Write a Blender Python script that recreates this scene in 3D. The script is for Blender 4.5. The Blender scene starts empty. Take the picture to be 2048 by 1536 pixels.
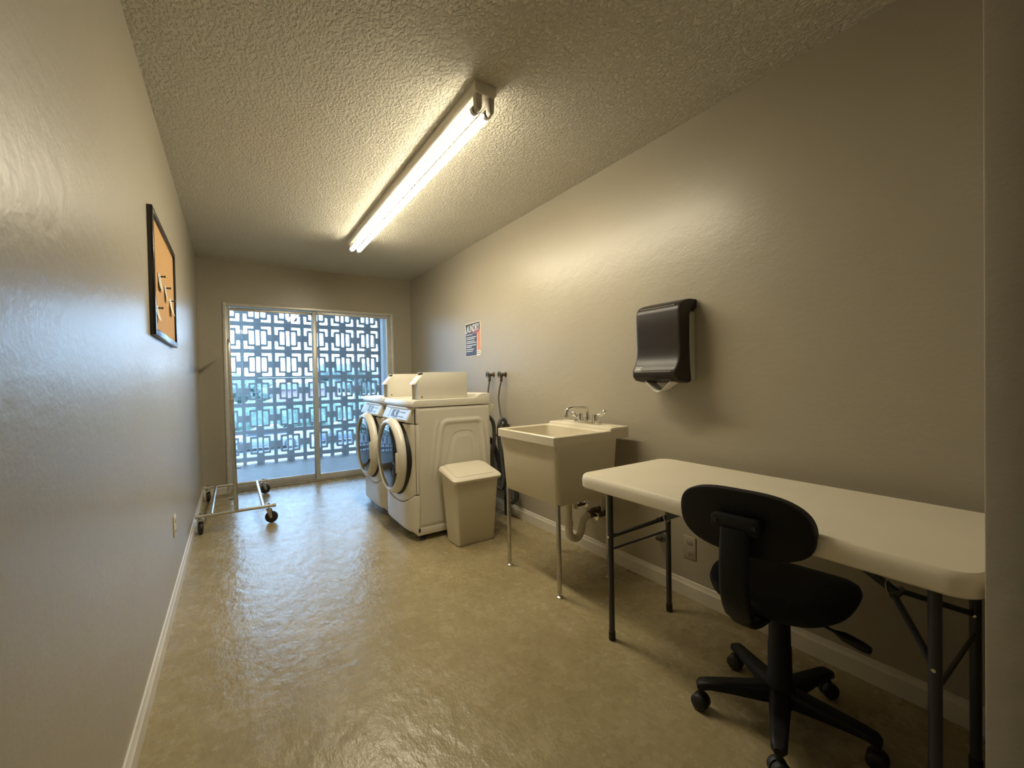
import bpy, bmesh, math, random
from mathutils import Vector, Matrix
random.seed(7)
PI = math.pi
S = bpy.context.scene
COL = S.collection

# ------------------------------------------------------------------ materials
def new_mat(name):
    m = bpy.data.materials.new(name); m.use_nodes = True
    nt = m.node_tree
    return m, nt, nt.nodes['Principled BSDF']

def noise(nt, scale, detail=3, rough=.5, vec=None, stretch=None):
    n = nt.nodes.new('ShaderNodeTexNoise')
    n.inputs['Scale'].default_value = scale
    n.inputs['Detail'].default_value = detail
    n.inputs['Roughness'].default_value = rough
    tc = nt.nodes.new('ShaderNodeTexCoord')
    out = tc.outputs['Object']
    if stretch:
        mp = nt.nodes.new('ShaderNodeMapping'); mp.inputs['Scale'].default_value = stretch
        nt.links.new(out, mp.inputs['Vector']); out = mp.outputs['Vector']
    nt.links.new(out, n.inputs['Vector'])
    return n

def ramp(nt, src, stops):
    r = nt.nodes.new('ShaderNodeValToRGB')
    e = r.color_ramp.elements
    while len(e) < len(stops): e.new(.5)
    for k, (p, c) in enumerate(stops):
        e[k].position = p; e[k].color = (c[0], c[1], c[2], 1)
    nt.links.new(src, r.inputs['Fac'])
    return r

def bump(nt, b, src, strength, dist, prev=None):
    n = nt.nodes.new('ShaderNodeBump')
    n.inputs['Strength'].default_value = strength; n.inputs['Distance'].default_value = dist
    nt.links.new(src, n.inputs['Height'])
    if prev: nt.links.new(prev.outputs['Normal'], n.inputs['Normal'])
    nt.links.new(n.outputs['Normal'], b.inputs['Normal'])
    return n

def mat(name, col, rough=.5, metal=0, spec=.5, var=.06, vscale=6, bstr=0, bscale=60, bdist=.002, rvar=.0, coat=0):
    m, nt, b = new_mat(name)
    b.inputs['Roughness'].default_value = rough
    b.inputs['Metallic'].default_value = metal
    b.inputs['Specular IOR Level'].default_value = spec
    b.inputs['Coat Weight'].default_value = coat
    n = noise(nt, vscale, 4)
    lo = [max(0, c * (1 - var)) for c in col]; hi = [min(1, c * (1 + var)) for c in col]
    r = ramp(nt, n.outputs['Fac'], [(.3, lo), (.7, hi)])
    nt.links.new(r.outputs['Color'], b.inputs['Base Color'])
    if rvar:
        mr = nt.nodes.new('ShaderNodeMapRange')
        mr.inputs['To Min'].default_value = rough - rvar; mr.inputs['To Max'].default_value = rough + rvar
        nt.links.new(n.outputs['Fac'], mr.inputs['Value']); nt.links.new(mr.outputs['Result'], b.inputs['Roughness'])
    if bstr:
        bn = noise(nt, bscale, 3)
        bump(nt, b, bn.outputs['Fac'], bstr, bdist)
    return m

def emit(name, col, strength):
    m = bpy.data.materials.new(name); m.use_nodes = True
    nt = m.node_tree; nt.nodes.clear()
    e = nt.nodes.new('ShaderNodeEmission'); o = nt.nodes.new('ShaderNodeOutputMaterial')
    e.inputs['Color'].default_value = (*col, 1); e.inputs['Strength'].default_value = strength
    nt.links.new(e.outputs[0], o.inputs[0])
    return m

def m_wall():
    m, nt, b = new_mat('taupe_semigloss_paint')
    n = noise(nt, 1.7, 3)
    r = ramp(nt, n.outputs['Fac'], [(.3, (.375, .338, .262)), (.7, (.405, .365, .282))])
    nt.links.new(r.outputs['Color'], b.inputs['Base Color'])
    b.inputs['Roughness'].default_value = .34
    b.inputs['Specular IOR Level'].default_value = .5
    a = noise(nt, 75, 3); c = noise(nt, 14, 3, stretch=(1, 1, 1.6))
    p = bump(nt, b, a.outputs['Fac'], .30, .0020)
    bump(nt, b, c.outputs['Fac'], .30, .005, p)
    return m

def m_ceiling():
    m, nt, b = new_mat('white_popcorn_texture')
    b.inputs['Base Color'].default_value = (.72, .68, .57, 1)
    b.inputs['Roughness'].default_value = .75
    b.inputs['Specular IOR Level'].default_value = .25
    a = noise(nt, 66, 3, .55, stretch=(1.3, .85, 1)); c = noise(nt, 150, 2, .5)
    r = ramp(nt, a.outputs['Fac'], [(.42, (0, 0, 0)), (.61, (1, 1, 1))])
    p = bump(nt, b, r.outputs['Color'], 1.0, .0080)
    bump(nt, b, c.outputs['Fac'], .5, .003, p)
    return m

def m_floor():
    m, nt, b = new_mat('mottled_olive_concrete')
    a = noise(nt, 2.6, 6, .62); c = noise(nt, 9, 6, .7); d = noise(nt, 34, 4, .6)
    mx = nt.nodes.new('ShaderNodeMix'); mx.data_type = 'FLOAT'; mx.inputs[0].default_value = .5
    nt.links.new(a.outputs['Fac'], mx.inputs[2]); nt.links.new(c.outputs['Fac'], mx.inputs[3])
    r = ramp(nt, mx.outputs[0], [(.32, (.300, .242, .124)), (.48, (.342, .280, .150)), (.58, (.376, .310, .174)), (.72, (.47, .40, .255))])
    m2 = nt.nodes.new('ShaderNodeMix'); m2.data_type = 'RGBA'; m2.blend_type = 'MULTIPLY'; m2.inputs[0].default_value = .55
    r2 = ramp(nt, d.outputs['Fac'], [(.3, (.72, .72, .72)), (.6, (1, 1, 1))])
    nt.links.new(r.outputs['Color'], m2.inputs[6]); nt.links.new(r2.outputs['Color'], m2.inputs[7])
    nt.links.new(m2.outputs[2], b.inputs['Base Color'])
    mr = nt.nodes.new('ShaderNodeMapRange'); mr.inputs['To Min'].default_value = .15; mr.inputs['To Max'].default_value = .38
    nt.links.new(c.outputs['Fac'], mr.inputs['Value']); nt.links.new(mr.outputs['Result'], b.inputs['Roughness'])
    b.inputs['Specular IOR Level'].default_value = .5
    w = noise(nt, 16, 5, .6, stretch=(1.0, .55, 1)); f = noise(nt, 90, 3)
    p = bump(nt, b, w.outputs['Fac'], .55, .010)
    bump(nt, b, f.outputs['Fac'], .15, .002, p)
    return m

def m_glass(name, tint, dirt, dirtcol=(.8, .87, 1)):
    m = bpy.data.materials.new(name); m.use_nodes = True
    nt = m.node_tree; nt.nodes.clear()
    o = nt.nodes.new('ShaderNodeOutputMaterial')
    t = nt.nodes.new('ShaderNodeBsdfTransparent'); t.inputs[0].default_value = (*tint, 1)
    g = nt.nodes.new('ShaderNodeBsdfGlossy'); g.inputs['Roughness'].default_value = .02
    fr = nt.nodes.new('ShaderNodeFresnel'); fr.inputs[0].default_value = 1.45
    mx = nt.nodes.new('ShaderNodeMixShader')
    nt.links.new(fr.outputs[0], mx.inputs[0]); nt.links.new(t.outputs[0], mx.inputs[1]); nt.links.new(g.outputs[0], mx.inputs[2])
    tr = nt.nodes.new('ShaderNodeBsdfTranslucent'); tr.inputs[0].default_value = (*dirtcol, 1)
    n = noise(nt, 5, 6, .65)
    mr = nt.nodes.new('ShaderNodeMapRange'); mr.inputs['From Min'].default_value = .35; mr.inputs['From Max'].default_value = .75
    mr.inputs['To Min'].default_value = dirt * .5; mr.inputs['To Max'].default_value = dirt * 1.7
    nt.links.new(n.outputs['Fac'], mr.inputs['Value'])
    m2 = nt.nodes.new('ShaderNodeMixShader')
    nt.links.new(mr.outputs['Result'], m2.inputs[0]); nt.links.new(mx.outputs[0], m2.inputs[1]); nt.links.new(tr.outputs[0], m2.inputs[2])
    nt.links.new(m2.outputs[0], o.inputs[0])
    return m

M = {}
M['wall'] = m_wall(); M['ceiling'] = m_ceiling(); M['floor'] = m_floor()
M['trim'] = mat('white_trim_paint', (.66, .62, .53), .35, bstr=.1)
M['appliance'] = mat('almond_enamel', (.73, .70, .61), .22, var=.02, spec=.5)
M['appliance_side'] = mat('almond_painted_steel', (.71, .68, .585), .33, var=.02, bstr=.05, bscale=200, bdist=.0005)
M['dark_gap'] = mat('dark_rubber_gasket', (.015, .014, .013), .5)
M['door_glass'] = mat('smoked_door_glass', (.010, .011, .013), .05, spec=.5, var=.1)
M['panel'] = mat('pale_lilac_label', (.50, .56, .78), .3, var=.03)
M['ink'] = mat('dark_ink', (.03, .028, .035), .4)
M['white_ink'] = mat('white_ink', (.82, .82, .80), .4)
M['table'] = mat('cream_blow_moulded_plastic', (.87, .80, .64), .42, var=.02, bstr=.12, bscale=240, bdist=.0006)
M['table_leg'] = mat('charcoal_powder_coat', (.045, .046, .05), .35)
M['sink'] = mat('cream_moulded_sink_plastic', (.74, .68, .54), .32, var=.02)
M['galv'] = mat('galvanised_steel', (.55, .54, .50), .35, metal=1, var=.12, vscale=30)
M['chrome'] = mat('polished_chrome', (.80, .79, .76), .10, metal=1, var=.02)
M['rack'] = mat('worn_chrome_tube', (.66, .65, .63), .32, metal=1, var=.1, vscale=25)
M['pvc'] = mat('white_pvc_pipe', (.68, .64, .52), .35)
M['bin'] = mat('almond_bin_plastic', (.68, .63, .51), .38, var=.02, bstr=.08, bscale=200, bdist=.0005)
M['fabric'] = mat('black_upholstery_fabric', (.008, .008, .009), .9, var=.4, vscale=160, bstr=.5, bscale=420, bdist=.001)
M['plastic'] = mat('black_moulded_plastic', (.008, .008, .0085), .5, spec=.3, var=.15, bstr=.2, bscale=260, bdist=.0006)
M['rubber'] = mat('black_caster_rubber', (.014, .013, .012), .55)
M['fork'] = mat('zinc_caster_fork', (.55, .54, .50), .35, metal=1)
M['disp'] = mat('smoked_dispenser_plastic', (.020, .015, .0145), .38, var=.08, spec=.4)
M['disp_highlight'] = mat('polished_ridge_highlight', (.16, .14, .12), .16, spec=.8)  # glossy, with a lighter tone that paints in the highlight along the moulded ridges
M['disp_back'] = mat('grey_dispenser_body', (.50, .49, .42), .45)
M['paper'] = mat('white_paper', (.80, .78, .70), .8)
M['note'] = mat('note_paper', (.62, .60, .52), .8)
M['cork'] = mat('orange_cork', (.50, .285, .10), .8, var=.16, vscale=130, bstr=.3, bscale=180, bdist=.001)
M['frame'] = mat('black_lacquered_frame', (.018, .013, .012), .22, spec=.6)
M['fixture'] = mat('white_fixture_enamel', (.82, .79, .70), .4, var=.02)
M['socket'] = mat('aged_lampholder_plastic', (.55, .52, .46), .45)
M['tube_cap'] = mat('aluminium_tube_cap', (.6, .6, .58), .35, metal=1)
M['lamp'] = emit('lit_fluorescent_tube', (1.0, .89, .66), 54)
M['fill_lamp'] = emit('fill_lamp_glow', (1.0, .87, .64), 6)  # glow of the added fill lamp
M['alu'] = mat('anodised_aluminium', (.62, .60, .54), .36, metal=.4, var=.08, vscale=18)
M['sill'] = mat('worn_threshold_aluminium', (.40, .37, .31), .5, metal=.6, var=.2, vscale=14)
M['pane'] = m_glass('dusty_window_glass', (.90, .95, 1.0), .015)
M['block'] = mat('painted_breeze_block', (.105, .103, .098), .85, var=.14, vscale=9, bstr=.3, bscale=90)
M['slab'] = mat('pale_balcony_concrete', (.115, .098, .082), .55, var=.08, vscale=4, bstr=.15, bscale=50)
M['stucco'] = mat('balcony_stucco', (.34, .34, .34), .8, bstr=.3, bscale=70)
M['sign_navy'] = mat('navy_print', (.050, .052, .085), .4)
M['sign_black'] = mat('black_print', (.025, .022, .02), .4)
M['sign_red'] = mat('orange_print', (.72, .25, .08), .4)
M['sign_plum'] = mat('plum_print', (.25, .06, .09), .4)
M['sign_pink'] = mat('mauve_print', (.42, .20, .27), .4)
M['sign_cream'] = mat('cream_print', (.80, .74, .60), .45)
M['brass'] = mat('aged_brass', (.16, .12, .075), .4, metal=.9, var=.2, vscale=40)
M['hose'] = mat('grey_rubber_hose', (.14, .13, .12), .5)
M['hose_dark'] = mat('dark_corrugated_hose', (.035, .036, .04), .45)
M['hose_grey'] = mat('charcoal_corrugated_hose', (.085, .09, .095), .5)
M['plate'] = mat('ivory_outlet_plate', (.62, .57, .46), .35)
M['plate_painted'] = mat('painted_over_outlet_plate', (.36, .32, .25), .35)
M['asphalt'] = mat('grey_asphalt', (.10, .10, .105), .8, vscale=1)  # even grey base with slight random tone
M['lawn'] = mat('lawn_grass', (.085, .125, .075), .9, var=.3, vscale=1.5)
M['hedge'] = mat('hedge_leaves', (.085, .125, .098), .8, var=.4, vscale=3)
M['leaf'] = mat('tree_leaves', (.085, .115, .105), .8, var=.4, vscale=1.6)
M['leaf2'] = mat('pale_tree_leaves', (.11, .14, .13), .8, var=.4, vscale=1.6)
M['bark'] = mat('tree_bark', (.10, .08, .06), .9)
M['pink'] = mat('pink_stucco', (.21, .135, .145), .8)
M['roof'] = mat('grey_roof_shingle', (.12, .13, .13), .8)
M['car_silver'] = mat('silver_car_paint', (.16, .18, .21), .25, metal=.4, var=.02)
M['car_blue'] = mat('grey_blue_car_paint', (.08, .10, .14), .25, metal=.3, var=.02)
M['car_white'] = mat('white_car_paint', (.25, .26, .27), .25, var=.02)
M['car_glass'] = mat('dark_car_glass', (.03, .035, .045), .05, spec=.8)
M['tyre'] = mat('car_tyre', (.02, .02, .02), .7)

# ------------------------------------------------------------------ mesh helpers
def box(bm, a, b):
    x0, y0, z0 = a; x1, y1, z1 = b
    v = [bm.verts.new(p) for p in [(x0,y0,z0),(x1,y0,z0),(x1,y1,z0),(x0,y1,z0),(x0,y0,z1),(x1,y0,z1),(x1,y1,z1),(x0,y1,z1)]]
    for f in [(0,3,2,1),(4,5,6,7),(0,1,5,4),(1,2,6,5),(2,3,7,6),(3,0,4,7)]:
        bm.faces.new([v[i] for i in f])

def loft(bm, rings, cap=True, closed=False):
    R = [[bm.verts.new(p) for p in r] for r in rings]
    n = len(R[0])
    pairs = list(zip(R, R[1:])) + ([(R[-1], R[0])] if closed else [])
    for a, b in pairs:
        for i in range(n):
            bm.faces.new([a[i], a[(i+1) % n], b[(i+1) % n], b[i]])
    if cap and not closed:
        bm.faces.new(R[0][::-1]); bm.faces.new(R[-1])

def frame_of(d):
    d = Vector(d).normalized()
    u = d.orthogonal().normalized()
    return u, d.cross(u)

def cyl(bm, p0, p1, r0, r1=None, n=20):
    r1 = r0 if r1 is None else r1
    p0 = Vector(p0); p1 = Vector(p1); u, w = frame_of(p1 - p0)
    ring = lambda p, r: [p + (u*math.cos(2*PI*i/n) + w*math.sin(2*PI*i/n))*r for i in range(n)]
    loft(bm, [ring(p0, r0), ring(p1, r1)])

def lathe(bm, org, axis, prof, n=24):
    """prof: list of (radius, height along axis)"""
    org = Vector(org); ax = Vector(axis).normalized(); u, w = frame_of(ax)
    loft(bm, [[org + ax*h + (u*math.cos(2*PI*i/n) + w*math.sin(2*PI*i/n))*max(r, 1e-4) for i in range(n)] for r, h in prof])

def catmull(pts, k=8):
    pts = [Vector(p) for p in pts]
    P = [pts[0]*2 - pts[1]] + pts + [pts[-1]*2 - pts[-2]]
    out = []
    for i in range(1, len(P) - 2):
        a, b, c, d = P[i-1:i+3]
        for j in range(k):
            t = j / k
            out.append(.5*((2*b) + (c-a)*t + (2*a-5*b+4*c-d)*t*t + (3*b-a-3*c+d)*t**3))
    out.append(pts[-1])
    return out

def tube(bm, pts, r, n=12, smooth=0, corr=0):
    pts = catmull(pts, smooth) if smooth else [Vector(p) for p in pts]
    rings = []; u = None
    for i, p in enumerate(pts):
        d = (pts[min(i+1, len(pts)-1)] - pts[max(i-1, 0)]).normalized()
        if u is None: u = d.orthogonal().normalized()
        u = (u - d*u.dot(d)).normalized(); w = d.cross(u)
        rr = r[i] if isinstance(r, list) else r
        if corr: rr *= (1 + corr*(1 if i % 2 else -1))
        rings.append([p + (u*math.cos(2*PI*k/n) + w*math.sin(2*PI*k/n))*rr for k in range(n)])
    loft(bm, rings)

def rrect(cx, cy, w, h, r, n=6):
    out = []
    for sx, sy, a0 in ((1, 1, 0), (-1, 1, PI/2), (-1, -1, PI), (1, -1, 1.5*PI)):
        for k in range(n+1):
            a = a0 + PI/2*k/n
            out.append((cx + sx*(w/2 - r) + r*math.cos(a), cy + sy*(h/2 - r) + r*math.sin(a)))
    return out

def ringz(pts2, z): return [(x, y, z) for x, y in pts2]

def prism(bm, poly, vec):
    """poly: planar list of 3D points, extruded by vec"""
    a = [Vector(p) for p in poly]; v = Vector(vec)
    loft(bm, [a, [p + v for p in a]])

def rootloc(p):
    l = Vector((0, 0, 0))
    while p is not None:
        l += Vector(p.location); p = p.parent
    return l

def obj(name, bm, m, parent=None, bevel=0, smooth=True, seg=2, loc=None, angle=35):
    bmesh.ops.recalc_face_normals(bm, faces=bm.faces[:])
    off = rootloc(parent) if parent is not None else Vector(loc or (0, 0, 0))
    if off.length: bmesh.ops.translate(bm, verts=bm.verts[:], vec=-off)
    me = bpy.data.meshes.new(name); bm.to_mesh(me); bm.free()
    me.materials.append(m)
    o = bpy.data.objects.new(name, me); COL.objects.link(o)
    if parent is not None: o.parent = parent
    elif loc: o.location = loc
    if bevel:
        b = o.modifiers.new('bevel', 'BEVEL'); b.width = bevel; b.segments = seg
        b.limit_method = 'ANGLE'; b.angle_limit = math.radians(angle); b.harden_normals = False
    if smooth:
        for p in me.polygons: p.use_smooth = True
        e = o.modifiers.new('split', 'EDGE_SPLIT'); e.split_angle = math.radians(40)
    return o

def BM(): return bmesh.new()
def thing(name, label, cat, loc=(0, 0, 0), group=None):
    o = bpy.data.objects.new(name, None); COL.objects.link(o)
    o.location = loc; o.empty_display_size = .1
    return tag(o, label, cat, group)
def tag(o, label, cat, group=None):
    o['label'] = label; o['category'] = cat
    if group: o['group'] = group
    return o
def struct(name, bm, m, label, cat, **k):
    o = obj(name, bm, m, **k); o['kind'] = 'structure'; o['label'] = label; o['category'] = cat
    return o
def bx(name, a, b, m, parent=None, **k):
    bm = BM(); box(bm, a, b); return obj(name, bm, m, parent, **k)
def copy_tree(o, parent=None):
    c = o.copy(); COL.objects.link(c); c.parent = parent
    for ch in list(o.children): copy_tree(ch, c)
    return c
def text_mesh(name, s, size, place, m, parent, sx=1, bold=0, align='LEFT'):
    cu = bpy.data.curves.new(name, 'FONT'); cu.body = s; cu.size = size; cu.align_x = align
    cu.extrude = .0006; cu.offset = bold; cu.resolution_u = 3
    t = bpy.data.objects.new(name, cu); COL.objects.link(t)
    bpy.context.view_layer.update()
    me = bpy.data.meshes.new_from_object(t.evaluated_get(bpy.context.evaluated_depsgraph_get()))
    bpy.data.objects.remove(t)
    off = rootloc(parent)
    for v in me.vertices: v.co = Vector(place(v.co.x*sx, v.co.y, v.co.z)) - off
    me.materials.clear(); me.materials.append(m); me.name = name
    o = bpy.data.objects.new(name, me); COL.objects.link(o); o.parent = parent
    return o

# ------------------------------------------------------------------ room shell
XL, XR, YB, ZC = -.285, 1.967, 5.397, 2.45
YF, XF = .187, 1.205           # inner face and edge of the front wall return
T = .12
bm = BM(); box(bm, (XL-T, -2.6-T, -.15), (3.2, YB+T, 0)); struct('floor', bm, M['floor'], 'mottled olive brown concrete floor', 'floor')
bm = BM(); box(bm, (XL-T, -2.6-T, ZC), (3.2, YB+T, ZC+.15)); struct('ceiling', bm, M['ceiling'], 'cream textured popcorn ceiling', 'ceiling')
bm = BM(); box(bm, (XL-T, -2.6, 0), (XL, YB+T, ZC)); struct('wall_left', bm, M['wall'], 'left wall in glossy taupe paint', 'wall')
bm = BM(); box(bm, (XR, YF, 0), (XR+T, YB+T, ZC)); struct('wall_right', bm, M['wall'], 'right wall in taupe paint behind the sink and table', 'wall')
DX0, DX1, DZ = -.074, 1.737, 2.012
bm = BM()
box(bm, (XL, YB, 0), (DX0, YB+T, ZC)); box(bm, (DX1, YB, 0), (XR, YB+T, ZC)); box(bm, (DX0, YB, DZ), (DX1, YB+T, ZC))
struct('wall_back', bm, M['wall'], 'far taupe wall around the sliding glass door', 'wall')
bm = BM(); box(bm, (XF, YF-T, 0), (3.2, YF, ZC)); struct('wall_front', bm, M['wall'], 'dark edge of taupe wall at the near right', 'wall', bevel=.004)
bm = BM(); box(bm, (XL, -2.6-T, 0), (3.2, -2.6, ZC)); struct('wall_rear', bm, M['wall'], 'wall behind the camera', 'wall')
bm = BM(); box(bm, (3.08, -2.6, 0), (3.2, YF-T, ZC)); struct('wall_hall', bm, M['wall'], 'hall wall behind the camera', 'wall')

def baseboard(name, p0, p1, inward, label, h=.088, t=.014):
    p0 = Vector((*p0, 0)); p1 = Vector((*p1, 0)); n = Vector((*inward, 0))
    prof = [(0, 0), (t, 0), (t, h*.72), (t*.8, h*.76), (t*.55, h*.86), (t*.4, h*.97), (t*.15, h), (0, h)]
    bm = BM(); prism(bm, [p0 + n*a + Vector((0, 0, b)) for a, b in prof], p1 - p0)
    return struct(name, bm, M['trim'], label, 'baseboard', smooth=False)
baseboard('baseboard_left', (XL, -2.6), (XL, YB), (1, 0), 'white baseboard along the left wall')
baseboard('baseboard_right', (XR, YF), (XR, YB), (-1, 0), 'white baseboard along the right wall')
baseboard('baseboard_back', (XL, YB), (DX0, YB), (0, -1), 'short white baseboard left of the glass door')
baseboard('baseboard_corner', (DX1, YB), (XR, YB), (0, -1), 'short white baseboard right of the glass door')

# ------------------------------------------------------------------ sliding glass door
y0, y1 = YB-.012, YB+.10
bm = BM(); fw = .034
box(bm, (DX0, y0, 0), (DX0+fw, y1, DZ)); box(bm, (DX1-fw, y0, 0), (DX1, y1, DZ)); box(bm, (DX0+fw, y0, DZ-fw), (DX1-fw, y1, DZ))
box(bm, (DX1-fw-.022, YB+.03, 0), (DX1-fw, YB+.05, DZ-fw)); box(bm, (DX0+fw, YB+.03, 0), (DX0+fw+.012, YB+.05, DZ-fw))
door = struct('door_1', bm, M['alu'], 'aluminium framed sliding glass door onto the balcony', 'door', bevel=.003)
bm = BM(); box(bm, (DX0+fw, y0, 0), (DX1-fw, y1, .016)); box(bm, (DX0+fw, YB+.015, .016), (DX1-fw, YB+.022, .034)); box(bm, (DX0+fw, YB+.055, .016), (DX1-fw, YB+.062, .034))
obj('threshold', bm, M['sill'], door, bevel=.002)
def panel(name, x0, x1, ya, yb, lw, rw):
    z0, z1 = .018, DZ-fw-.004
    bm = BM()
    box(bm, (x0, ya, z0), (x0+lw, yb, z1)); box(bm, (x1-rw, ya, z0), (x1, yb, z1))
    box(bm, (x0+lw, ya, z0), (x1-rw, yb, z0+.062)); box(bm, (x0+lw, ya, z1-.034), (x1-rw, yb, z1))
    p = obj(name, bm, M['alu'], door, bevel=.003)
    bx('glass_pane', (x0+lw, (ya+yb)/2-.003, z0+.062), (x1-rw, (ya+yb)/2+.003, z1-.034), M['pane'], p, smooth=False)
    return p
panel('sliding_panel', .790, DX1-fw-.024, YB+.004, YB+.030, .046, .03)
panel('sliding_panel', DX0+fw+.012, .832, YB+.066, YB+.092, .02, .045)

# ------------------------------------------------------------------ balcony and block screen
YS, BS = 7.15, .39
bm = BM(); box(bm, (-3.2, YB+T, -.15), (2.5, YS, -.004)); struct('balcony_floor', bm, M['slab'], 'pale concrete balcony floor outside the glass door', 'floor')
bm = BM(); box(bm, (-3.2, YB+T, ZC), (2.6, YS+.12, ZC+.15)); struct('balcony_ceiling', bm, M['stucco'], 'balcony ceiling outside the glass door', 'ceiling')
bm = BM(); box(bm, (2.075, YS-.14, -.15), (2.62, YS+.13, ZC)); box(bm, (2.5, YB+T, -.15), (2.62, YS-.14, ZC)); struct('wall_balcony', bm, M['stucco'], 'balcony pier right of the block screen', 'wall')
def roundpoly(pts, r, n=3):
    out = []; N = len(pts)
    for i in range(N):
        a, b, c = [Vector(pts[(i+k) % N]) for k in (-1, 0, 1)]
        u = (a-b).normalized(); w = (c-b).normalized()
        p, q = b + u*r, b + w*r
        for k in range(n+1):
            t = k/n
            out.append(tuple((p*(1-t)**2 + b*2*t*(1-t) + q*t*t)))
    return out
def block_mesh():
    h = BS/2 - .0008
    polys = [[(-h, -h), (h, -h), (h, h), (-h, h)]]
    for sx in (1, -1):
        for sz in (1, -1):
            L = [(.047, .167), (.173, .167), (.173, .046), (.129, .046), (.129, .126), (.047, .126)]
            polys.append(roundpoly([(x*sx, z*sz) for x, z in L], .011))
        polys.append(roundpoly([(.044*sx, -.098), (.106*sx, -.098), (.106*sx, .098), (.044*sx, .098)], .010))
    polys.append(roundpoly([(-.025, -.113), (.025, -.113), (.025, .113), (-.025, .113)], .010))
    cu = bpy.data.curves.new('block', 'CURVE'); cu.dimensions = '2D'; cu.fill_mode = 'BOTH'; cu.extrude = .045
    for P in polys:
        sp = cu.splines.new('POLY'); sp.points.add(len(P)-1); sp.use_cyclic_u = True
        for k, (x, z) in enumerate(P): sp.points[k].co = (x, z, 0, 1)
    t = bpy.data.objects.new('block', cu); COL.objects.link(t); bpy.context.view_layer.update()
    me = bpy.data.meshes.new_from_object(t.evaluated_get(bpy.context.evaluated_depsgraph_get()))
    bpy.data.objects.remove(t)
    for v in me.vertices: v.co = (v.co.x, v.co.z, v.co.y)
    me.flip_normals(); me.materials.clear(); me.materials.append(M['block']); me.name = 'breeze_block'
    return me
SX0, SZ0 = .316, .255
screen = thing('breeze_block_screen', 'grey openwork breeze block screen wall beyond the balcony', 'screen wall', (SX0, YS, 0))
bme = block_mesh()
for kx in range(-6, 5):
    for kz in range(-1, 6):
        o = bpy.data.objects.new('breeze_block', bme); COL.objects.link(o); o.parent = screen
        o.location = (kx*BS, .045, SZ0 + kz*BS)

# ------------------------------------------------------------------ ceiling light
lt = thing('fluorescent_light', 'long two tube fluorescent strip light on the ceiling', 'light', (.955, 2.84, ZC))
X0, X1, Y0, Y1 = .905, 1.008, 1.63, 4.05
bm = BM()
prism(bm, [(X0, Y0, ZC), (X1, Y0, ZC), (X1, Y0, ZC-.034), (X1-.012, Y0, ZC-.046), (X0+.012, Y0, ZC-.046), (X0, Y0, ZC-.034)], (0, Y1-Y0, 0))
obj('housing', bm, M['fixture'], lt, bevel=.003)
for y, s in ((Y0, -1), (Y1, 1)):
    bm = BM(); prism(bm, [(X0-.003, y, ZC), (X1+.003, y, ZC), (X1+.003, y, ZC-.038), (X1-.008, y, ZC-.052), (X0+.008, y, ZC-.052), (X0-.003, y, ZC-.038)], (0, s*.008, 0))
    obj('end_plate', bm, M['fixture'], lt, bevel=.002)
    for tx in (.925, .988):
        bm = BM(); prism(bm, [(tx-.016, y-s*.028, ZC-.046), (tx+.016, y-s*.028, ZC-.046), (tx+.013, y-s*.028, ZC-.108), (tx+.006, y-s*.028, ZC-.122), (tx-.006, y-s*.028, ZC-.122), (tx-.013, y-s*.028, ZC-.108)], (0, s*.030, 0))
        obj('lampholder', bm, M['socket'], lt, bevel=.003)
for tx in (.9265, .9865):
    ya, yb = Y0+.034, Y1-.034; zt = ZC-.103
    NT = 36; arc = lambda a0, a1, r, n: [(tx + r*math.cos(math.radians(a0+(a1-a0)*k/n)), zt + r*math.sin(math.radians(a0+(a1-a0)*k/n))) for k in range(n+1)]
    bm = BM(); lo = arc(-185, 5, .0195, NT)
    g = [[bm.verts.new((x, y, z)) for x, z in lo] for y in (ya+.02, yb-.02)]
    for k in range(NT): bm.faces.new([g[0][k], g[0][k+1], g[1][k+1], g[1][k]])
    tb = obj('fluorescent_tube', bm, M['lamp'], lt)
    bm = BM(); hi = arc(5, 175, .0195, NT)
    prism(bm, [(x, ya+.02, z) for x, z in hi], (0, yb-ya-.04, 0)); obj('added_light_shield', bm, M['fixture'], tb)  # unlit upper half added to keep tube light off the nearby ceiling
    for a, b in ((ya, ya+.02), (yb-.02, yb)):
        bm = BM(); cyl(bm, (tx, a, zt), (tx, b, zt), .0198, n=24); obj('end_cap', bm, M['tube_cap'], tb, bevel=.002)

hl = thing('added_fill_lamp', 'added unseen fill lamp on the ceiling behind the camera', 'lamp', (.25, -1.2, ZC))  # out-of-view lamp added as fill to brighten the near side of the room
bm = BM(); lathe(bm, (.25, -1.2, ZC), (0, 0, -1), [(.17, 0), (.17, .02), (.155, .025)], 32); obj('fill_lamp_base', bm, M['fixture'], hl)
bm = BM(); lathe(bm, (.25, -1.2, ZC), (0, 0, -1), [(.15, .024), (.145, .05), (.12, .08), (.07, .10), (0, .105)], 32); obj('fill_lamp_shade', bm, M['fill_lamp'], hl)

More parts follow.
